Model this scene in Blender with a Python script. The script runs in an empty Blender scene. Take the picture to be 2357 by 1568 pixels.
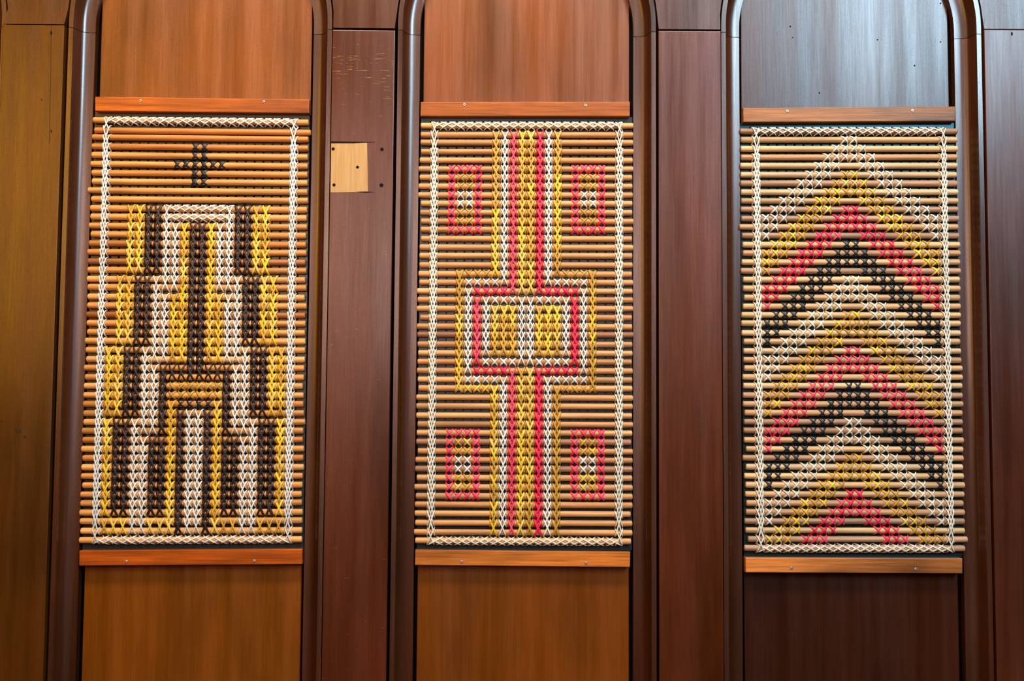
import bpy, bmesh, math, random
from mathutils import Vector, Matrix
random.seed(7)
S = bpy.context.scene
COL = S.collection

# ------------------------------------------------------------------ camera, world, lights, exposure
F, DIST = 2400.0, 2.45
PITCH, ROLL = math.radians(3.4), math.radians(0.4)
FWD = Vector((0, math.cos(PITCH), math.sin(PITCH)))
UP0 = Vector((0, -math.sin(PITCH), math.cos(PITCH)))
RT0 = Vector((1, 0, 0))
RT = RT0 * math.cos(ROLL) + UP0 * math.sin(ROLL)
UP = UP0 * math.cos(ROLL) - RT0 * math.sin(ROLL)
cd = bpy.data.cameras.new('camera')
cam = bpy.data.objects.new('camera', cd)
COL.objects.link(cam)
m = Matrix((RT, UP, -FWD)).transposed().to_4x4()
m.translation = Vector((0, -DIST, 0))
cam.matrix_world = m
cd.sensor_fit = 'HORIZONTAL'
cd.sensor_width = 36.0
cd.lens = F / 2357.0 * 36.0
cd.clip_start = 0.05
S.camera = cam

W = bpy.data.worlds.new('world')
S.world = W
W.use_nodes = True
W.node_tree.nodes['Background'].inputs[0].default_value = (1.0, 0.72, 0.5, 1)
W.node_tree.nodes['Background'].inputs[1].default_value = 0.006


def area(name, loc, aim, sx, sy, power, col, spread=180):
    l = bpy.data.lights.new(name, 'AREA')
    l.shape = 'RECTANGLE'
    l.size, l.size_y = sx, sy
    l.energy = power
    l.color = col
    l.spread = math.radians(spread)
    o = bpy.data.objects.new(name, l)
    COL.objects.link(o)
    o.location = loc
    o.rotation_euler = (Vector(aim) - Vector(loc)).to_track_quat('-Z', 'Y').to_euler()
    return o


area('window_light', (3.2, -5.5, 3.4), (0.6, 0, 0.3), 1.7, 2.1, 470, (0.55, 0.81, 1.0))
area('hall_lamp_light', (-3.0, -3.6, 1.2), (-0.7, 0, 0.3), 1.1, 1.9, 46, (1.0, 0.46, 0.05))
area('far_wall_light', (-0.55, -4.2, 0.95), (0.0, 0, 0.4), 2.6, 1.35, 76, (1.0, 0.64, 0.53))
area('overhead_fill_light', (-0.15, -1.42, 2.3), (-0.15, 0, 1.0), 2.9, 0.45, 54, (1.0, 0.82, 0.62), 105)  # added overhead strip, aimed and narrowed so the wall darkens towards its foot

S.view_settings.view_transform = 'Standard'
S.view_settings.look = 'None'
S.view_settings.gamma = 1.0
S.view_settings.use_curve_mapping = False
S.view_settings.exposure = -0.03


# ------------------------------------------------------------------ helpers
def at(px, py, d):
    """wall coordinates (x, z) of a measured photograph point lying d metres in front of the wall boards"""
    v = FWD + RT * ((px - 1178.5) / F) - UP * ((py - 784.0) / F)
    t = (DIST - d) / v.y
    return v.x * t, v.z * t


def link(name, me, mat=None, parent=None):
    o = bpy.data.objects.new(name, me)
    COL.objects.link(o)
    if mat and me is not None and not me.materials:
        me.materials.append(mat)
    if parent:
        o.parent = parent
    return o


def empty(name, loc=(0, 0, 0), parent=None):
    o = bpy.data.objects.new(name, None)
    COL.objects.link(o)
    o.location = loc
    o.empty_display_size = 0.05
    if parent:
        o.parent = parent
    return o


def tag(o, label=None, cat=None, group=None, kind=None):
    for k, v in (('label', label), ('category', cat), ('group', group), ('kind', kind)):
        if v:
            o[k] = v
    return o


def mesh(name, verts, faces, smooth=False):
    me = bpy.data.meshes.new(name)
    me.from_pydata(verts, [], faces)
    me.update()
    if smooth:
        me.polygons.foreach_set('use_smooth', [True] * len(me.polygons))
    return me


def prism_xz(name, pts, d0, d1, bevel=0.0, origin=(0, 0)):
    """polygon in the wall plane (x, z), front at d1 and back at d0 (distance in front of boards)"""
    bm = bmesh.new()
    f = [bm.verts.new((x - origin[0], -d1, z - origin[1])) for x, z in pts]
    b = [bm.verts.new((x - origin[0], -d0, z - origin[1])) for x, z in pts]
    n = len(pts)
    front = bm.faces.new(f)
    bm.faces.new(b[::-1])
    for i in range(n):
        bm.faces.new((f[i], b[i], b[(i + 1) % n], f[(i + 1) % n]))
    bmesh.ops.recalc_face_normals(bm, faces=bm.faces[:])
    if bevel:
        bmesh.ops.bevel(bm, geom=list(front.edges), offset=bevel, segments=2, profile=0.6, affect='EDGES')
    me = bpy.data.meshes.new(name)
    bm.to_mesh(me)
    bm.free()
    return me


# ------------------------------------------------------------------ materials
class NT:
    def __init__(self, name):
        self.m = bpy.data.materials.new(name)
        self.m.use_nodes = True
        self.t = self.m.node_tree
        self.b = self.t.nodes['Principled BSDF']

    def n(self, kind, **kw):
        nd = self.t.nodes.new(kind)
        for k, v in kw.items():
            setattr(nd, k, v)
        return nd

    def l(self, a, b):
        self.t.links.new(a, b)

    def mixc(self, fac, a, b, mode='MIX'):
        nd = self.n('ShaderNodeMix', data_type='RGBA', blend_type=mode)
        for sock, v in ((nd.inputs[0], fac), (nd.inputs[6], a), (nd.inputs[7], b)):
            if hasattr(v, 'is_linked'):
                self.l(v, sock)
            else:
                sock.default_value = v
        return nd.outputs[2]

    def ramp(self, src, a, b, ca=0.0, cb=1.0):
        nd = self.n('ShaderNodeMapRange')
        nd.inputs[1].default_value, nd.inputs[2].default_value = a, b
        nd.inputs[3].default_value, nd.inputs[4].default_value = ca, cb
        self.l(src, nd.inputs[0])
        return nd.outputs[0]

    def mul(self, a, b, op='MULTIPLY'):
        nd = self.n('ShaderNodeMath', operation=op)
        for s, v in zip(nd.inputs, (a, b)):
            if hasattr(v, 'is_linked'):
                self.l(v, s)
            else:
                s.default_value = v
        return nd.outputs[0]

    def coords(self, scale=(1, 1, 1), shift=True):
        tc = self.n('ShaderNodeTexCoord')
        src = tc.outputs['Object']
        if shift:
            oi = self.n('ShaderNodeObjectInfo')
            ml = self.n('ShaderNodeVectorMath', operation='SCALE')
            cv = self.n('ShaderNodeCombineXYZ')
            for i in range(3):
                self.l(oi.outputs['Random'], cv.inputs[i])
            self.l(cv.outputs[0], ml.inputs[0])
            ml.inputs[3].default_value = 37.0
            ad = self.n('ShaderNodeVectorMath', operation='ADD')
            self.l(src, ad.inputs[0])
            self.l(ml.outputs[0], ad.inputs[1])
            src = ad.outputs[0]
        mp = self.n('ShaderNodeMapping')
        mp.inputs['Scale'].default_value = scale
        self.l(src, mp.inputs[0])
        return mp.outputs[0]

    def noise(self, vec, scale, detail=4, rough=0.6):
        nd = self.n('ShaderNodeTexNoise')
        nd.inputs['Scale'].default_value = scale
        nd.inputs['Detail'].default_value = detail
        nd.inputs['Roughness'].default_value = rough
        self.l(vec, nd.inputs['Vector'])
        return nd.outputs['Fac']


def wood(name, axis='Z', rough=0.34, grain=0.35, speck=0.5, coat=0.0, bump=0.05, blotch=0.35, fine=1.0, spec=0.5):
    """varnished wood; the ground colour is the object's own colour"""
    N = NT(name)
    oi = N.n('ShaderNodeObjectInfo')
    base = oi.outputs['Color']
    st = {'Z': (1, 1, 0.035), 'X': (0.035, 1, 1)}[axis]
    v = N.coords(st)
    vb = N.coords({'Z': (1, 1, 0.3), 'X': (0.3, 1, 1)}[axis])
    g1 = N.noise(v, 260 * fine, 4, 0.65)
    g2 = N.noise(v, 34 * fine, 3, 0.55)
    bl = N.noise(vb, 7 * fine, 3, 0.6)
    sp = N.noise(N.coords((1, 1, 1)), 1000, 2, 0.6)
    k = N.mul(N.ramp(g1, 0.3, 0.7, 1 - grain * 0.55, 1 + grain * 0.45), N.ramp(g2, 0.3, 0.7, 1 - grain * 0.6, 1 + grain * 0.5))
    k = N.mul(k, N.ramp(bl, 0.3, 0.7, 1 - blotch, 1 + blotch))
    k = N.mul(k, N.ramp(sp, 0.30, 0.42, 1 - speck, 1.0))
    cv = N.n('ShaderNodeCombineXYZ')
    for i in range(3):
        N.l(k, cv.inputs[i])
    c = N.mixc(1.0, base, cv.outputs[0], 'MULTIPLY')
    # blotches drift a little towards red
    c = N.mixc(N.ramp(bl, 0.45, 0.7, 0.0, 0.3), c, N.mixc(1.0, c, (0.8, 0.62, 0.55, 1), 'MULTIPLY'))
    N.l(c, N.b.inputs['Base Color'])
    N.l(N.ramp(g2, 0.3, 0.7, rough - 0.05, rough + 0.08), N.b.inputs['Roughness'])
    N.l(N.mul(N.ramp(sp, 0.32, 0.46, spec * 0.45, spec), N.ramp(g1, 0.3, 0.7, 0.82, 1.12)), N.b.inputs['Specular IOR Level'])
    N.b.inputs['Coat Weight'].default_value = coat
    N.b.inputs['Coat Roughness'].default_value = 0.22
    if bump:
        bp = N.n('ShaderNodeBump')
        bp.inputs['Strength'].default_value = bump
        bp.inputs['Distance'].default_value = 0.001
        N.l(N.mul(g1, N.ramp(sp, 0.3, 0.42, 0.0, 0.25), 'ADD'), bp.inputs['Height'])
        N.l(bp.outputs[0], N.b.inputs['Normal'])
    return N


M_STILE = wood('stile_wood', 'Z', spec=0.5, rough=0.28, grain=0.22, speck=0.35).m
M_BOARD = wood('board_wood', 'Z', spec=0.5, rough=0.28, grain=0.22, speck=0.35).m
M_MOULD = wood('moulding_wood', 'Z', spec=0.85, rough=0.27, grain=0.25, speck=0.3).m
M_BATTEN = wood('batten_wood', 'X', spec=0.3, rough=0.42, grain=0.65, speck=0.1, blotch=0.6).m
M_ROD = wood('rod_wood', 'X', rough=0.45, grain=0.42, speck=0.12, bump=0.08, blotch=0.3, fine=1.4, spec=0.35).m

# worn stile: pale scuffs where the varnish is scraped, in a band near the joint
N = wood('scuffed_stile_wood', 'Z', spec=0.5, rough=0.28, grain=0.22, speck=0.35)
src = N.b.inputs['Base Color'].links[0].from_socket
tc = N.n('ShaderNodeTexCoord')
mp = N.n('ShaderNodeMapping')
mp.inputs['Scale'].default_value = (0.5, 1, 8)
N.l(tc.outputs['Object'], mp.inputs[0])
sc = N.noise(mp.outputs[0], 62, 3, 0.65)
sep = N.n('ShaderNodeSeparateXYZ')
N.l(tc.outputs['Object'], sep.inputs[0])
band = N.mul(N.ramp(sep.outputs[2], 0.60, 0.80), N.ramp(sep.outputs[2], 0.80, 0.86, 1, 0))
mask = N.mul(N.ramp(N.mul(sc, N.mul(band, 0.10), 'ADD'), 0.725, 0.75), 0.6)
N.l(N.mixc(mask, src, (0.50, 0.24, 0.07, 1)), N.b.inputs['Base Color'])
M_SCUFF = N.m

N = NT('pegboard_black')
v = N.coords((1, 1, 1))
N.l(N.mixc(N.ramp(N.noise(v, 420, 3), 0.35, 0.7), (0.006, 0.011, 0.012, 1), (0.016, 0.026, 0.029, 1)), N.b.inputs['Base Color'])
N.b.inputs['Roughness'].default_value = 0.27
N.b.inputs['Specular IOR Level'].default_value = 0.48
oi = N.n('ShaderNodeObjectInfo')
N.l(oi.outputs['Color'], N.b.inputs['Specular Tint'])  # object colour tints the gloss, painting in coloured reflections
bp = N.n('ShaderNodeBump')
bp.inputs['Strength'].default_value = 0.12
bp.inputs['Distance'].default_value = 0.001
N.l(N.noise(v, 700, 2), bp.inputs['Height'])
N.l(bp.outputs[0], N.b.inputs['Normal'])
M_PEG = N.m

N = NT('dyed_strand')
oi = N.n('ShaderNodeObjectInfo')
v = N.coords((1, 1, 1))
k = N.mul(N.ramp(N.noise(v, 700, 3), 0.3, 0.7, 0.84, 1.1), N.ramp(oi.outputs['Random'], 0, 1, 0.86, 1.12))
cv = N.n('ShaderNodeCombineXYZ')
for i in range(3):
    N.l(k, cv.inputs[i])
N.l(N.mixc(1.0, oi.outputs['Color'], cv.outputs[0], 'MULTIPLY'), N.b.inputs['Base Color'])
N.b.inputs['Roughness'].default_value = 0.4
N.b.inputs['Specular IOR Level'].default_value = 0.45
M_STRAND = N.m

N = NT('shadow_black')
v = N.coords((1, 1, 1))
N.l(N.mixc(N.noise(v, 60), (0.004, 0.003, 0.003, 1), (0.012, 0.008, 0.007, 1)), N.b.inputs['Base Color'])
N.b.inputs['Roughness'].default_value = 0.9
N.b.inputs['Specular IOR Level'].default_value = 0.08
M_DARK = N.m

N = NT('screw_steel')
v = N.coords((1, 1, 1))
N.l(N.mixc(N.noise(v, 900), (0.25, 0.22, 0.2, 1), (0.6, 0.57, 0.52, 1)), N.b.inputs['Base Color'])
N.b.inputs['Metallic'].default_value = 0.8
N.b.inputs['Roughness'].default_value = 0.4
M_SCREW = N.m

N = NT('bare_wood')
v = N.coords((1, 1, 0.06))
g = N.noise(v, 150, 4)
v2 = N.coords((1, 1, 0.5))
c = N.mixc(N.ramp(g, 0.35, 0.7), (0.34, 0.17, 0.042, 1), (0.39, 0.235, 0.085, 1))
c = N.mixc(N.ramp(N.noise(v2, 28, 4), 0.62, 0.74), c, (0.36, 0.14, 0.028, 1))
c = N.mixc(N.ramp(N.noise(v2, 120, 3), 0.68, 0.76), c, (0.2, 0.07, 0.02, 1))
N.l(c, N.b.inputs['Base Color'])
N.b.inputs['Roughness'].default_value = 0.6
M_BARE = N.m

# ------------------------------------------------------------------ the wall: boards, stiles, spandrels
ZB, ZT = -1.45, 1.36          # foot and top of the panelling that is built
D_ST, D_FIL, D_LIP = 0.052, 0.050, 0.016
# moulding inner edges (left, right) of each bay and the board edges behind them
BAYS = [(-1.7615, -1.2415), (-0.9965, -0.4765), (-0.2235, 0.2835), (0.5352, 1.0472), (1.300, 1.812)]
CW, FW = 0.0385, 0.0105       # cove width, fillet width
ZS = at(1212, 60, 0.03)[1]    # springing of the arches
ZM = at(1212, 78, 0.03)[1]    # joint between jamb and arch mouldings
ZJ = [at(75, 55, D_ST)[1], at(835, 64, D_ST)[1], at(1590, 67, D_ST)[1], at(2315, 66, D_ST)[1]]
STILES = [(-1.200, -1.055), (-0.4255, -0.2795), (0.3385, 0.4845), (1.102, 1.248)]
STILE_COL = [(0.0680, 0.0195, 0.0007, 1), (0.0629, 0.0127, 0.0026, 1), (0.0697, 0.0136, 0.0017, 1), (0.0578, 0.0127, 0.0034, 1)]
UPPER_COL = [(0.0616, 0.0176, 0.0026, 1), (0.0660, 0.0167, 0.0044, 1), (0.0528, 0.0141, 0.0053, 1), (0.0484, 0.0158, 0.0079, 1)]
BOARD_COL = [(0.1440, 0.0378, 0.0018, 1), (0.1548, 0.0405, 0.0014, 1), (0.1350, 0.0333, 0.0014, 1), (0.0324, 0.0072, 0.0018, 1), (0.0450, 0.0108, 0.0027, 1)]

wall = empty('wall_back', (0, 0, ZB))
tag(wall, 'varnished brown timber panelled wall with arched bays', None, None, 'structure')
OFF = Vector((0, 0, -ZB))


def child(name, me, mat, col=None, parent=wall, loc=(0, 0, 0)):
    o = link(name, me, mat, parent)
    o.location = Vector(loc) + (OFF if parent is wall else Vector())
    if col:
        o.color = col
    return o


# dark back of the recess
me = prism_xz('backing', [(-2.2, ZB), (2.2, ZB), (2.2, ZT + .1), (-2.2, ZT + .1)], -0.05, -0.022)
child('backing', me, M_DARK)

boards = []
for i, (a, b) in enumerate(BAYS):
    g = (0.008, 0.008)
    pts = [(a + g[0], ZB), (b - g[1], ZB), (b - g[1], ZT), (a + g[0], ZT)]
    o = child('panel_board', prism_xz('panel_board', pts, -0.0215, 0.0, 0.0015), M_BOARD, BOARD_COL[i])
    boards.append(o)

stile_objs = []
for i, (a, b) in enumerate(STILES):
    zj = ZJ[i]
    slope = -0.006 if i in (0, 1) else 0.0
    gap = (0.0022, 0.0055, 0.0045, 0.0022)[i]
    pts = [(a, ZB), (b, ZB), (b, zj - gap + slope * 0.146 / 2), (a, zj - gap - slope * 0.146 / 2)]
    o = child('stile', prism_xz('stile', pts, -0.0215, D_ST, 0.0016), M_SCUFF if i == 1 else M_STILE, STILE_COL[i])
    stile_objs.append(o)
    # the spandrel piece above it, cut to the two arches
    ca, cb = [(p[0] + p[1]) / 2 for p in (BAYS[i], BAYS[i + 1])]
    ra = (BAYS[i][1] - BAYS[i][0]) / 2 + CW + FW + 0.004
    rb = (BAYS[i + 1][1] - BAYS[i + 1][0]) / 2 + CW + FW + 0.004
    L, Rr = [], []
    n = 20
    L.append((a + 0.001, zj))
    Rr.append((b - 0.001, zj))
    for k in range(1, n + 1):
        th = math.pi / 2 * k / n
        L.append((ca + ra * math.cos(th), ZS + ra * math.sin(th)))
        Rr.append((cb - rb * math.cos(th), ZS + rb * math.sin(th)))
    L.append((ca, ZT))
    Rr.append((cb, ZT))
    pts = L[::1] + Rr[::-1]
    child('spandrel', prism_xz('spandrel', pts[::-1], -0.0215, D_ST - 0.001), M_STILE, UPPER_COL[i])

# ------------------------------------------------------------------ cove mouldings round each bay
PROFILE = [(0, -0.004), (0, D_LIP)]
for u, dd in ((.006, .0003), (.012, .0008), (.017, .0016), (.0215, .0031), (.0255, .0052), (.0285, .0076), (.031, .0108), (.0333, .0160), (.0352, .0222), (.0367, .0282), (.0378, .0328)):
    PROFILE.append((u, D_LIP + dd))
PROFILE += [(CW, D_FIL), (CW + FW, D_FIL), (CW + FW, -0.004)]


def sweep(name, frames, mat, parent, col):
    """frames: list of (origin xz, outward unit xz)"""
    P = len(PROFILE)
    vs, fs = [], []
    for (ox, oz), (ux, uz) in frames:
        for u, d in PROFILE:
            vs.append((ox + ux * u, -d, oz + uz * u))
    for i in range(len(frames) - 1):
        for j in range(P - 1):
            a = i * P + j
            fs.append((a, a + 1, a + P + 1, a + P))
    fs.append(tuple(range(P)))
    fs.append(tuple(range((len(frames) - 1) * P, len(frames) * P))[::-1])
    me = mesh(name, vs, fs)
    bm = bmesh.new()
    bm.from_mesh(me)
    bmesh.ops.recalc_face_normals(bm, faces=bm.faces[:])
    bm.to_mesh(me)
    bm.free()
    for p in me.polygons:
        p.use_smooth = len(p.vertices) == 4
    try:
        me.set_sharp_from_angle(angle=math.radians(38))
    except Exception:
        pass
    o = link(name, me, mat, parent)
    o.color = col
    return o


MOULD_COL = (0.045, 0.0115, 0.003, 1)
for i, (a, b) in enumerate(BAYS):
    c, r = (a + b) / 2, (b - a) / 2
    t = empty('trim_%d' % (i + 1), (c, 0, ZB))
    words = ['cove moulding round the bay past the ochre stile', 'dark cove moulding framing the bay of the cross panel',
             'dark cove moulding framing the bay of the striped panel', 'dark cove moulding framing the bay of the chevron panel',
             'cove moulding round the bay past the chevron panel'][i]
    tag(t, words, None, None, 'structure')
    zb = 0.0
    zs, zm = ZS - ZB, ZM - ZB
    if i > 0:
        sweep('jamb_moulding', [((-r, zb), (-1, 0)), ((-r, zm - .0007), (-1, 0))], M_MOULD, t, MOULD_COL)
    if i < 4:
        sweep('jamb_moulding', [((r, zb), (1, 0)), ((r, zm - .0007), (1, 0))], M_MOULD, t, MOULD_COL)
    fr = [((-r, zm + .0007), (-1, 0))]
    n = 48
    for k in range(n + 1):
        th = math.pi * k / n
        fr.append(((-r * math.cos(th), zs + r * math.sin(th)), (-math.cos(th), math.sin(th))))
    fr.append(((r, zm + .0007), (1, 0)))
    sweep('arch_moulding', fr, M_MOULD, t, MOULD_COL)

# ------------------------------------------------------------------ marks on the stiles
def disc(r, n=12, dome=0.0):
    vs = [(0, -dome, 0)] + [(r * math.cos(2 * math.pi * k / n), 0, r * math.sin(2 * math.pi * k / n)) for k in range(n)]
    vs += [(x, 0.0012, z) for x, y, z in vs[1:]]
    fs = [(0, 1 + (k + 1) % n, 1 + k) for k in range(n)]
    fs += [(1 + k, 1 + (k + 1) % n, 1 + n + (k + 1) % n, 1 + n + k) for k in range(n)]
    return mesh('disc', vs, fs)


HOLE = disc(0.0043)
HOLE.materials.append(M_DARK)
st = stile_objs[1]
P = [at(*q, D_ST) for q in ((762.5, 329), (845, 329), (847, 442), (761, 443))]
o = child('bare_patch', prism_xz('bare_patch', P, D_ST - .002, D_ST + .0007), M_BARE, None, st)
o['label'] = 'pale bare wood patch with nail holes'
P = [at(*q, D_ST) for q in ((761, 325.5), (800, 326), (864, 327.2), (847, 328.4), (815, 330), (762, 330))]
child('crack', prism_xz('crack', P, D_ST - .002, D_ST + .0011), M_DARK, None, st)
P = [at(*q, D_ST) for q in ((820, 441.5), (842, 441), (862, 442.3), (842, 443.6))]
child('crack', prism_xz('crack', P, D_ST - .002, D_ST + .0010), M_DARK, None, st)
for (x, y), rr in zip([(767, 343), (769, 426), (823, 385), (879, 344), (878, 426.5)], [.9, .85, .8, .95, 1.05]):
    X, Z = at(x, y, D_ST)
    o = child('nail_hole', HOLE, M_DARK, None, st, (X, -D_ST - 0.0012, Z))
    o.scale = (rr, 1, rr)
for (x, y, i, rr) in [(118, 76, 0, .75), (2329, 78, 3, .7), (2255, 0, 3, 0), (118, 302, 0, .5), (96, 230, 0, .35)]:
    if rr:
        X, Z = at(x, y, D_ST)
        o = child('nail_hole', HOLE, M_DARK, None, stile_objs[i], (X, -D_ST - 0.0005, Z))
        o.scale = (rr * .7, 1, rr * 1.5)
for x, y, rr in [(2164.6, 7.7, .42), (2020, 91.6, .36), (2165, 96.5, .36), (2105, 151, .42), (1824.6, 86.6, .34), (1819, 61, .45), (1886, 214, .42)]:
    X, Z = at(x, y, 0)
    o = child('nail_hole', HOLE, M_DARK, None, boards[3], (X, -0.0005, Z))
    o.scale = (rr, 1, rr * 1.1)
for x, y, rr in [(42, 992, 1.3), (57, 1006, .6), (4, 969, .6)]:
    X, Z = at(x, y, D_ST)
    kn = HOLE.copy()
    kn.materials.clear()
    o = child('knot', kn, M_STILE, (0.022, 0.008, 0.002, 1), stile_objs[0], (X, -D_ST - 0.0003, Z))
    o.scale = (rr * 1.4, 1, rr)
# drying crack down the ochre stile
P = []
path = [(118.5, 57), (117.5, 120), (116.6, 200), (115, 250), (114, 300), (113.6, 330)]
for x, y in path:
    X, Z = at(x + random.uniform(-.5, .5), y, D_ST)
    P.append((X, Z))
pts = [(x - .0003, z) for x, z in P] + [(x + .0003, z) for x, z in P[::-1]]
child('crack', prism_xz('crack', pts, D_ST - .002, D_ST + .0003), M_DARK, None, stile_objs[0])

# ------------------------------------------------------------------ battens holding the panels
def screw_mesh():
    r, n = 0.0036, 14
    vs, fs = [], []
    rings = [(r, 0.0008), (r, -0.0004), (r * .8, -0.0011), (r * .42, -0.0012), (r * .34, 0.0004)]
    for rr, y in rings:
        vs += [(rr * math.cos(2 * math.pi * k / n), y, rr * math.sin(2 * math.pi * k / n)) for k in range(n)]
    for j in range(len(rings) - 1):
        for k in range(n):
            a, b = j * n + k, j * n + (k + 1) % n
            fs.append((a, a + n, b + n, b))
    fs.append(tuple(range((len(rings) - 1) * n, len(rings) * n)))
    return mesh('screw', vs, fs)


SCREW = screw_mesh()
SCREW.materials.append(M_SCREW)
D_BAT = 0.026
BAT = [
    ([(218.5, 222.4), (712, 228.7), (711.3, 260.5), (218.5, 254.8)], [(323.5, 232), (607, 233.6)], (0.2992, 0.0660, 0.0018, 1), 'orange varnished batten screwed above the panel with the black cross'),
    ([(182.4, 1268), (695.2, 1264.5), (695.2, 1299.3), (182, 1302.6)], [(290.6, 1293), (585, 1292)], (0.4048, 0.0748, 0.0026, 1), 'orange varnished batten screwed below the panel with the black cross'),
    ([(968.6, 234.4), (1450, 234), (1449.6, 267.2), (967.3, 267.2)], [(1069, 241), (1348, 242.3)], (0.3080, 0.0774, 0.0044, 1), 'orange batten screwed above the panel with pink and yellow stripes'),
    ([(955.6, 1266.4), (1451, 1271.6), (1450, 1306), (955, 1301)], [(1063, 1293.7), (1349, 1296.4)], (0.3960, 0.1144, 0.0132, 1), 'orange brown batten screwed below the panel with pink and yellow stripes'),
    ([(1710.5, 248), (2199, 245), (2199, 278.5), (1711, 281)], [(1812, 255.6), (2100, 254.4)], (0.3344, 0.1276, 0.0246, 1), 'tan batten with bright screws above the chevron panel'),
    ([(1716, 1284), (2215.5, 1286), (2215.5, 1320.6), (1717, 1318)], [(1821.7, 1308), (2108, 1310.7)], (0.4048, 0.1320, 0.0264, 1), 'tan brown batten screwed below the chevron panel'),
]
for q, scr, col, lab in BAT:
    pts = [at(x, y, D_BAT) for x, y in q]
    cx = sum(p[0] for p in pts) / 4
    cz = min(p[1] for p in pts)
    t = empty('batten', (cx, 0, cz))
    tag(t, lab, 'batten', 'battens above and below the woven panels')
    o = link('strip', prism_xz('strip', pts, 0.0, D_BAT, 0.0018, (cx, cz)), M_BATTEN, t)
    o.color = col
    for x, y in scr:
        X, Z = at(x, y, D_BAT)
        s = link('screw', SCREW, M_SCREW, t)
        s.location = (X - cx, -D_BAT - 0.0002, Z - cz)

# ------------------------------------------------------------------ woven panels
P0 = 0.0210                    # pitch of the holes the shared pieces are drawn for
RR = 0.0070                    # rod radius
D_PEG = 0.010
NR, NC = 48, 22


def rod_mesh(length=0.5, n=14):
    vs, fs = [], []
    xs = [(-length / 2, RR * .72), (-length / 2 + .0012, RR * .96), (-length / 2 + .003, RR), (length / 2 - .003, RR), (length / 2 - .0012, RR * .96), (length / 2, RR * .72)]
    for x, r in xs:
        vs += [(x, r * math.cos(2 * math.pi * k / n), r * math.sin(2 * math.pi * k / n)) for k in range(n)]
    for j in range(len(xs) - 1):
        for k in range(n):
            a, b = j * n + k, j * n + (k + 1) % n
            fs.append((a, b, b + n, a + n))
    fs.append(tuple(range(n))[::-1])
    fs.append(tuple(range(5 * n, 6 * n)))
    me = mesh('rod', vs, fs, True)
    me.polygons[-1].use_smooth = me.polygons[-2].use_smooth = False
    me.materials.append(M_ROD)
    return me


ROD = rod_mesh()


def strand(rng, x0, z0, x1, z1, n, width, lift_top, lift, vs, fs):
    """one strand from hole to hole over n rods; z runs from +n/2 to -n/2 pitches"""
    p = P0
    ts = [0.0]
    tops = RR * 2 + 0.0009
    keys = []                                        # (position along in pitches from top, height)
    for k in range(n):
        c = k + 0.5
        if k == 0:
            keys += [(0.0, -0.001), (0.06, 0.0062), (0.2, 0.0128)]
        keys += [(c - 0.12, tops - .0003), (c + 0.12, tops - .0003)]
        if k == n - 1:
            keys += [(n - 0.2, 0.0128), (n - 0.06, 0.0062), (n, -0.001)]
    bx, bz = rng.uniform(-.0007, .0007), rng.uniform(-.0005, .0005)
    pts = []
    for s, h in keys:
        t = s / n
        bulge = math.sin(math.pi * t)
        x = x0 + (x1 - x0) * t + bx * bulge
        z = z0 + (z1 - z0) * t + bz * bulge
        up = (lift + lift_top * (1 - t)) * min(1.0, 4 * min(t, 1 - t))
        pts.append(Vector((x, -(h + up), z)))
    sec = [(-.5, 0), (-.28, .5), (.28, .5), (.5, 0), (0, -.5)]
    b0 = len(vs)
    th = 0.0008
    for i, q in enumerate(pts):
        T = (pts[min(i + 1, len(pts) - 1)] - pts[max(i - 1, 0)]).normalized()
        Wd = T.cross(Vector((0, -1, 0)))
        if Wd.length < 1e-5:
            Wd = Vector((1, 0, 0))
        Wd.normalize()
        Nn = Wd.cross(T)
        if Nn.y > 0:
            Nn = -Nn
        t = keys[i][0] / n
        w = width * (0.72 + 0.28 * math.sin(math.pi * t))
        for a, c in sec:
            vs.append(q + Wd * (a * w) + Nn * (c * th))
    K = len(sec)
    for i in range(len(pts) - 1):
        for j in range(K):
            a, b = b0 + i * K + j, b0 + i * K + (j + 1) % K
            fs.append((a, b, b + K, a + K))


CACHE = {}


def cross_mesh(n, mw, wkey):
    """shared cross stitches: n rods tall, mw cells wide"""
    key = (n, mw, wkey)
    if key not in CACHE:
        out = []
        for vv in range(5):
            rng = random.Random(hash((n, mw, vv)) % 1000 + vv)
            lo, hi = {'thin': (.0032, .0040), 'white': (.0037, .0046), 'wide': (.0046, .0074), 'mid': (.0038, .0058)}[wkey]
            vs, fs = [], []
            hw, hh = mw * P0 / 2 - .0012, n * P0 / 2
            lt = {1: 0.0003, 2: 0.0022, 3: 0.0034}[n]
            first = vv % 2
            for q in (0, 1):
                s = 1 if (q == first) else -1
                strand(rng, -s * hw + rng.uniform(-.0006, .0006), hh, s * hw + rng.uniform(-.0006, .0006), -hh, n, rng.uniform(lo, hi), lt, 0.0009 * q + (0.0005 if mw == 2 else 0), vs, fs)
            me = mesh('cross_stitch', [tuple(v) for v in vs], fs, True)
            bm = bmesh.new()
            bm.from_mesh(me)
            bmesh.ops.recalc_face_normals(bm, faces=bm.faces[:])
            bm.to_mesh(me)
            bm.free()
            me.materials.append(M_STRAND)
            out.append(me)
        CACHE[key] = out
    return CACHE[key]


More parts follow.
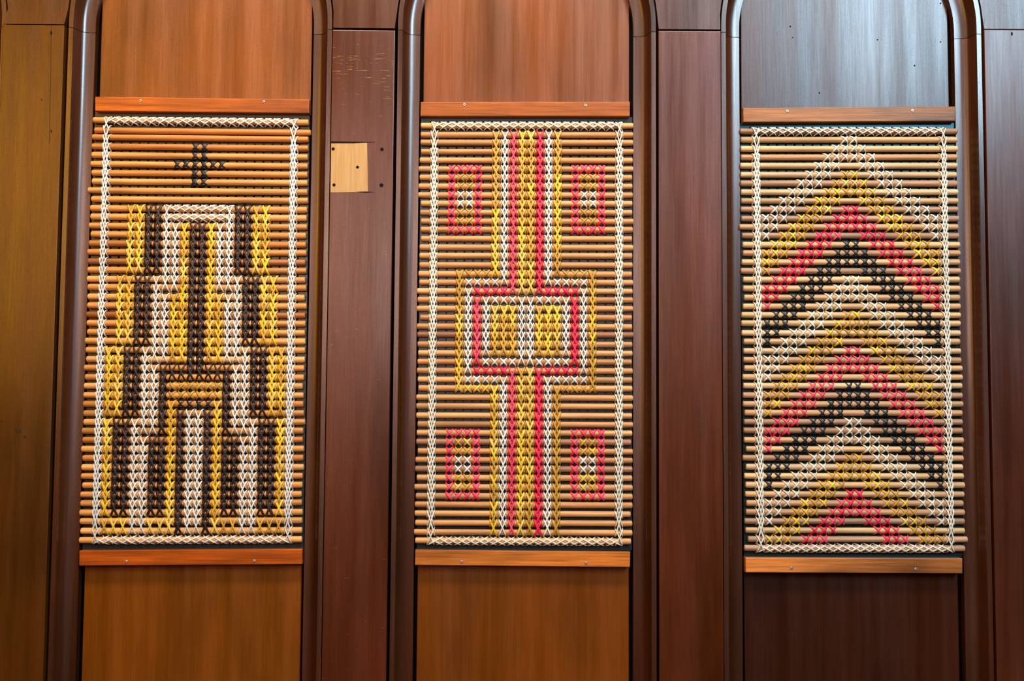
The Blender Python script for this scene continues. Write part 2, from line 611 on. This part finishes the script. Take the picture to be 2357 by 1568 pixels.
WHITE = (0.62, 0.62, 0.57, 1)
IVORY = (0.63, 0.60, 0.49, 1)
YEL = [(0.66, 0.42, 0.02, 1), (0.70, 0.47, 0.035, 1), (0.56, 0.31, 0.025, 1), (0.66, 0.46, 0.08, 1), (0.48, 0.26, 0.02, 1)]
GOLD = [(0.44, 0.235, 0.02, 1), (0.50, 0.28, 0.035, 1), (0.40, 0.21, 0.02, 1)]
PINK = [(0.74, 0.06, 0.10, 1), (0.66, 0.035, 0.075, 1)]
RED = [(0.70, 0.012, 0.055, 1), (0.62, 0.01, 0.05, 1)]
BROWN = [(0.018, 0.008, 0.007, 1), (0.013, 0.006, 0.005, 1), (0.030, 0.016, 0.015, 1)]
BLACK = [(0.004, 0.008, 0.011, 1), (0.006, 0.011, 0.015, 1)]


class Panel:
    def __init__(self, label, corners, over, peg, tones, special, thick=1.0, reflection_tint=(0.30, 0.82, 1.0, 1)):
        tl, tr, br, bl = [Vector(at(x, y, 0.014)) for x, y in corners]
        self.c = (tl, tr, br, bl)
        base = (bl + br) / 2
        self.base = base
        self.root = empty('woven_panel', (base.x, 0, base.y))
        tag(self.root, label, 'wall panel', 'woven panels in the arched bays')
        self.pitch = ((tr - tl).length + (br - bl).length) / 2 / NC
        self.sc = self.pitch / P0
        self.ang = math.atan2((tr - tl).y + (br - bl).y, (tr - tl).x + (br - bl).x)
        self.rng = random.Random(label)
        self.thick = thick
        self.pegboard(peg, reflection_tint)
        self.rods(over, tones, special)
        self.count = {}

    def G(self, r, c):
        tl, tr, br, bl = self.c
        u, v = c / NC, r / NR
        return (tl * (1 - u) + tr * u) * (1 - v) + (bl * (1 - u) + br * u) * v

    def loc(self, g, d):
        return (g.x - self.base.x, -d, g.y - self.base.y)

    def pegboard(self, peg, reflection_tint):
        l, t, r, b = peg                      # margins outside the hole field, in pitches
        vs, fs, idx = [], [], {}

        def V(rr, cc, d):
            k = (round(rr, 4), round(cc, 4), d)
            if k not in idx:
                idx[k] = len(vs)
                vs.append(self.loc(self.G(rr, cc), d))
            return idx[k]
        h = 0.14
        oc = [(math.cos(math.radians(45 * k)) * h, math.sin(math.radians(45 * k)) * h) for k in range(8)]
        sq = [(.5, 0), (.5, .5), (0, .5), (-.5, .5), (-.5, 0), (-.5, -.5), (0, -.5), (.5, -.5)]
        for i in range(NR + 1):
            for j in range(NC + 1):
                for k in range(8):
                    k2 = (k + 1) % 8
                    a, b_ = V(i + sq[k][1], j + sq[k][0], D_PEG), V(i + sq[k2][1], j + sq[k2][0], D_PEG)
                    c_, d_ = V(i + oc[k2][1], j + oc[k2][0], D_PEG), V(i + oc[k][1], j + oc[k][0], D_PEG)
                    fs.append((a, b_, c_, d_))
                    e, f = V(i + oc[k2][1], j + oc[k2][0], 0.0015), V(i + oc[k][1], j + oc[k][0], 0.0015)
                    fs.append((d_, c_, e, f))
        A, B, C, Dd = -.5, NR + .5, -.5, NC + .5
        for q in (((A - t, C - l), (A - t, Dd + r), (A, Dd + r), (A, C - l)), ((B, C - l), (B, Dd + r), (B + b, Dd + r), (B + b, C - l)),
                  ((A, C - l), (A, C), (B, C), (B, C - l)), ((A, Dd), (A, Dd + r), (B, Dd + r), (B, Dd))):
            fs.append(tuple(V(x, y, D_PEG) for x, y in q))
        ring = [(A - t, C - l), (A - t, Dd + r), (B + b, Dd + r), (B + b, C - l)]
        for k in range(4):
            p, q = ring[k], ring[(k + 1) % 4]
            fs.append((V(*p, D_PEG), V(*q, D_PEG), V(*q, 0.0003), V(*p, 0.0003)))
        fs.append(tuple(V(*p, 0.0003) for p in ring))
        me = mesh('pegboard', vs, fs)
        bm = bmesh.new()
        bm.from_mesh(me)
        bmesh.ops.recalc_face_normals(bm, faces=bm.faces[:])
        bm.to_mesh(me)
        bm.free()
        o = link('pegboard', me, M_PEG, self.root)
        o['label'] = 'black perforated backing board'
        o.color = reflection_tint  # reflected light's hue painted per panel, not the board's own colour

    def rods(self, over, tones, special):
        (l0, l1), (r0, r1) = over
        for k in range(NR):
            sp = special.get(k, {})
            f = k / (NR - 1)
            cl = -(l0 + (l1 - l0) * f) - sp.get('l', self.rng.gauss(0, .09))
            cr = NC + (r0 + (r1 - r0) * f) + sp.get('r', self.rng.gauss(0, .06))
            dr = sp.get('y', self.rng.gauss(0, .022))
            a, b = self.G(k + .5 + dr, cl), self.G(k + .5 + dr + self.rng.gauss(0, .012), cr)
            o = link('rod', ROD, M_ROD, self.root)
            o.location = self.loc((a + b) / 2, D_PEG + RR * self.thick + 0.0002)
            v = b - a
            o.rotation_euler = (0, -math.atan2(v.y, v.x), 0)
            k_ = self.thick * self.rng.uniform(.97, 1.03)
            o.scale = (v.length / 0.5, k_, k_)
            c = sp.get('c') or self.rng.choice(tones)
            j = self.rng.uniform(.92, 1.08)
            o.color = (c[0] * j, c[1] * j, c[2] * j, 1)

    def X(self, r, c, col, n=1, mw=1, name='white_stitch', w='white'):
        """cross stitch whose top-left hole is (gap r, column c)"""
        if isinstance(col, list):
            col = self.rng.choice(col)
        o = link(name, self.rng.choice(cross_mesh(n, mw, w)), M_STRAND, self.root)
        o.location = self.loc(self.G(r + n / 2, c + mw / 2), D_PEG)
        o.rotation_euler = (0, -self.ang, 0)
        sx = -1 if self.rng.random() < .35 else 1
        o.scale = (self.sc * sx, 1, self.sc)
        o.color = col
        self.count[name] = self.count.get(name, 0) + 1
        return o

    def column(self, c, r0, r1, col, name='white_stitch', w='white', n=2):
        """overlapping tall crosses in column c covering rods r0..r1"""
        for r in range(r0, r1 - n + 2):
            self.X(r, c, col(r) if callable(col) else col, n, 1, name, w)

    def border(self, col):
        for c in (0, NC - 1):
            self.column(c, 1, NR - 2, col, 'border_stitch', 'thin', 3)
            for r in (0, NR - 2):
                self.X(r, c, col, 2, 1, 'border_stitch', 'thin')
        for r in (0, NR - 1):
            for c in range(NC - 1):
                self.X(r, c, col, 1, 2, 'border_stitch', 'thin')


TAN = [(0.55, 0.25, 0.065, 1), (0.50, 0.205, 0.05, 1), (0.60, 0.285, 0.085, 1), (0.46, 0.17, 0.035, 1), (0.52, 0.22, 0.055, 1)]
TAN2 = [(0.46, 0.215, 0.075, 1), (0.50, 0.25, 0.09, 1), (0.42, 0.185, 0.06, 1), (0.52, 0.265, 0.10, 1), (0.48, 0.22, 0.075, 1)]
TAN3 = [(0.49, 0.295, 0.135, 1), (0.44, 0.255, 0.12, 1), (0.53, 0.35, 0.185, 1), (0.40, 0.215, 0.10, 1), (0.35, 0.195, 0.11, 1), (0.51, 0.32, 0.145, 1)]
DKB = (0.30, 0.105, 0.03, 1)

# ---- the panel with the cross and the stepped columns
p = Panel('woven rod panel with stepped white, yellow and dark brown columns under a small black cross',
          [(239.7, 268.3), (689.0, 273.6), (674.5, 1251.3), (212.0, 1253.3)], ((1.12, 1.28), (1.10, 1.02)),
          (0.62, 0.12, 0.62, 0.12), TAN,
          {0: {'l': 0, 'r': 0, 'y': -.02}, 1: {'l': -.2, 'r': .27, 'y': .14}, 2: {'l': 0.03, 'r': 0, 'y': -.06}, 3: {'l': 0.03, 'r': 0.02, 'y': -.02},
           8: {'l': .32, 'r': 0, 'y': 0, 'c': TAN[2]}, 9: {'l': -.1, 'r': .08, 'y': 0}, 16: {'c': DKB}, 22: {'c': (0.36, 0.11, 0.02, 1)}, 45: {'y': -.07, 'l': 0, 'r': 0}}, 1.05, (1.0, 0.95, 0.75, 1))
p.border(WHITE)
B, Y = 'brown_stitch', 'yellow_stitch'
for r in (3, 4, 6, 7):
    for c in (10, 11):
        p.X(r, c, BLACK, 1, 1, 'black_stitch', 'wide')
for c in range(8, 14):
    p.X(5, c, BLACK, 1, 1, 'black_stitch', 'wide')


def mir(c):
    return NC - 1 - c


def both(c, r0, r1, col, name, w, n=2):
    for cc in {c, mir(c)}:
        p.column(cc, r0, r1, col, name, w, n)


# yellow outer columns, stepping outwards
for c0, r0, r1 in ((3, 10, 17), (2, 18, 25), (1, 26, 33)):
    both(c0, r0, r1, YEL, Y, 'wide')
    both(c0 + 1, r0, r1, YEL, Y, 'wide')
    both(c0 + 2, r0, r1, BROWN, B, 'wide')
    both(c0 + 3, r0, r1, BROWN, B, 'wide')
both(1, 34, 44, YEL, Y, 'wide')
both(2, 34, 44, BROWN, B, 'wide')
both(3, 34, 44, BROWN, B, 'wide')
# white columns, stepping outwards
both(7, 10, 19, WHITE, 'white_stitch', 'white')
both(8, 12, 19, WHITE, 'white_stitch', 'white')
both(6, 18, 27, WHITE, 'white_stitch', 'white')
both(7, 20, 27, WHITE, 'white_stitch', 'white')
both(5, 26, 35, WHITE, 'white_stitch', 'white')
both(6, 28, 35, WHITE, 'white_stitch', 'white')
both(4, 34, 46, WHITE, 'white_stitch', 'white')
both(5, 36, 46, WHITE, 'white_stitch', 'white')
both(10, 33, 46, WHITE, 'white_stitch', 'white')
for r in (10, 11):
    for c in range(7, 14):
        p.X(r, c, WHITE, 1, 2, 'white_stitch', 'thin')
# inside: yellow, dark spine, dark lintel, yellow lintel
both(9, 12, 27, YEL, Y, 'wide')
both(8, 20, 27, YEL, Y, 'wide')
both(10, 12, 29, BROWN, B, 'wide')
for c in (7, 8, 9, 12, 13, 14):
    p.X(28, c, BROWN, 2, 1, B, 'mid')
for r in (30, 31):
    for c in range(8, 14):
        p.X(r, c, GOLD, 1, 1, Y, 'wide')
for c in range(9, 13):
    p.X(32, c, BLACK, 1, 1, 'black_stitch', 'mid')
both(7, 29, 35, BROWN, B, 'wide')
both(6, 36, 44, BROWN, B, 'wide')
both(7, 36, 44, BROWN, B, 'wide')
both(8, 32, 46, YEL, Y, 'wide')
both(9, 33, 46, BROWN, B, 'wide')
for c in (1, 2, 3, 6, 7):
    for cc in (c, mir(c)):
        p.X(45, cc, YEL, 2, 1, Y, 'mid')
print('panel1', p.count)

# ---- the panel with stripes through a square
p = Panel('woven rod panel with pink and yellow stripes through a square and four small red boxes',
          [(991.0, 280.5), (1435.0, 280.8), (1434.0, 1257.2), (981.3, 1255.0)], ((1.08, 1.32), (1.08, 0.98)),
          (0.6, 0.12, 0.55, 0.03), TAN2,
          {0: {'l': 0, 'r': 0, 'y': 0}, 1: {'l': 0, 'r': 0, 'y': .05}, 2: {'l': 0, 'r': 0, 'y': -.04}, 24: {'c': (0.24, 0.10, 0.045, 1)}, 36: {'c': (0.27, 0.125, 0.06, 1)}, 39: {'c': (0.27, 0.13, 0.06, 1)}}, 1.0, (0.6, 0.82, 1.0, 1))
p.border(IVORY)
for r0 in (5, 35):
    for c0 in (2, 16):
        for r in range(8):
            for c in range(4):
                if r in (0, 7) or c in (0, 3):
                    p.X(r0 + r, c0 + c, PINK, 1, 1, 'red_stitch', 'wide')
                elif r in (3, 4):
                    p.X(r0 + r, c0 + c, WHITE, 1, 1, 'white_stitch', 'white')
                else:
                    p.X(r0 + r, c0 + c, GOLD if r0 == 5 else YEL, 1, 1, 'yellow_stitch', 'mid')
for r0, r1, top in ((1, 19, True), (28, 46, False)):
    ge, we = (17, 18) if top else (30, 29)
    ga, gb = (r0, ge) if top else (ge, r1)
    wa, wb = (r0, we) if top else (we, r1)
    p.column(7, ga, gb, (lambda r: GOLD if r < 10 else (YEL if r < 34 else GOLD + YEL)), Y, 'wide')
    p.column(14, ga, gb, (lambda r: GOLD if r < 4 else (YEL if r < 15 else GOLD)), Y, 'wide')
    p.column(8, wa, wb, WHITE, 'white_stitch', 'white')
    p.column(13, wa, wb, WHITE, 'white_stitch', 'white')
    p.column(9, r0, r1, PINK, 'red_stitch', 'mid')
    p.column(12, r0, r1, RED, 'red_stitch', 'wide')
    p.column(10, r0, r1, YEL + GOLD[:1], Y, 'wide')
    p.column(11, r0, r1, GOLD + YEL[1:], Y, 'wide')
    for c in range(3, 7):
        p.X(ge, c, GOLD if top else YEL, 1, 1, Y, 'mid')
        p.X(ge, mir(c), GOLD, 1, 1, Y, 'mid')
    for c in range(4, 8):
        p.X(we, c, WHITE)
        p.X(we, mir(c), WHITE)
    rr = 19 if top else 28
    for c in range(5, 9):
        p.X(rr, c, RED, 1, 1, 'red_stitch', 'wide')
        p.X(rr, mir(c), RED, 1, 1, 'red_stitch', 'wide')
p.column(3, 17, 30, (lambda r: GOLD if r < 22 else YEL), Y, 'wide')
p.column(18, 17, 30, (lambda r: GOLD if r < 20 or r > 24 else YEL), Y, 'wide')
both(4, 19, 28, WHITE, 'white_stitch', 'white')
p.column(5, 20, 27, PINK, 'red_stitch', 'wide')
p.column(16, 20, 27, RED, 'red_stitch', 'wide')
both(6, 20, 26, WHITE, 'white_stitch', 'white')
both(10, 20, 27, WHITE, 'white_stitch', 'white')
for c in range(7, 10):
    for cc in (c, mir(c)):
        p.X(20, cc, WHITE)
        p.column(cc, 21, 26, YEL + GOLD[:1], Y, 'wide')
for c in range(6, 10):
    p.X(27, c, WHITE)
    p.X(27, mir(c), WHITE)
print('panel2', p.count)

# ---- the panel of stacked chevrons
p = Panel('woven rod panel with stacked chevrons in white, yellow, red and black on pale rods',
          [(1727.7, 293.4), (2176.3, 293.3), (2195.5, 1273.0), (1738.6, 1272.0)], ((1.2, 1.15), (1.17, 1.12)),
          (0.7, 0.06, 0.6, 0.03), TAN3,
          {44: {'c': (0.30, 0.17, 0.10, 1)}, 46: {'l': -.3, 'r': .3, 'y': 0}, 36: {'l': -.2, 'r': 0}, 6: {'c': (0.36, 0.20, 0.11, 1)}, 34: {'c': (0.30, 0.16, 0.08, 1)}})
p.border(IVORY)
for apex, col, nm, w in ((1, IVORY, 'white_stitch', 'white'), (5, YEL + GOLD[1:2], 'yellow_stitch', 'mid'), (9, RED + PINK[:1], 'red_stitch', 'mid'), (13, BLACK, 'black_stitch', 'mid'),
                         (17, IVORY, 'white_stitch', 'white'), (21, YEL[:1] + GOLD, 'yellow_stitch', 'mid'), (25, PINK, 'red_stitch', 'mid'), (29, BLACK, 'black_stitch', 'mid'),
                         (33, IVORY, 'white_stitch', 'white'), (37, YEL + GOLD, 'yellow_stitch', 'mid'), (41, RED + PINK, 'red_stitch', 'mid')):
    for r in range(apex, 47):
        for d in range(max(0, r - apex - 2), min(9, r - apex) + 1):
            for c in (10 - d, 11 + d):
                p.X(r, c, col, 1, 1, nm, w)
print('panel3', p.count)
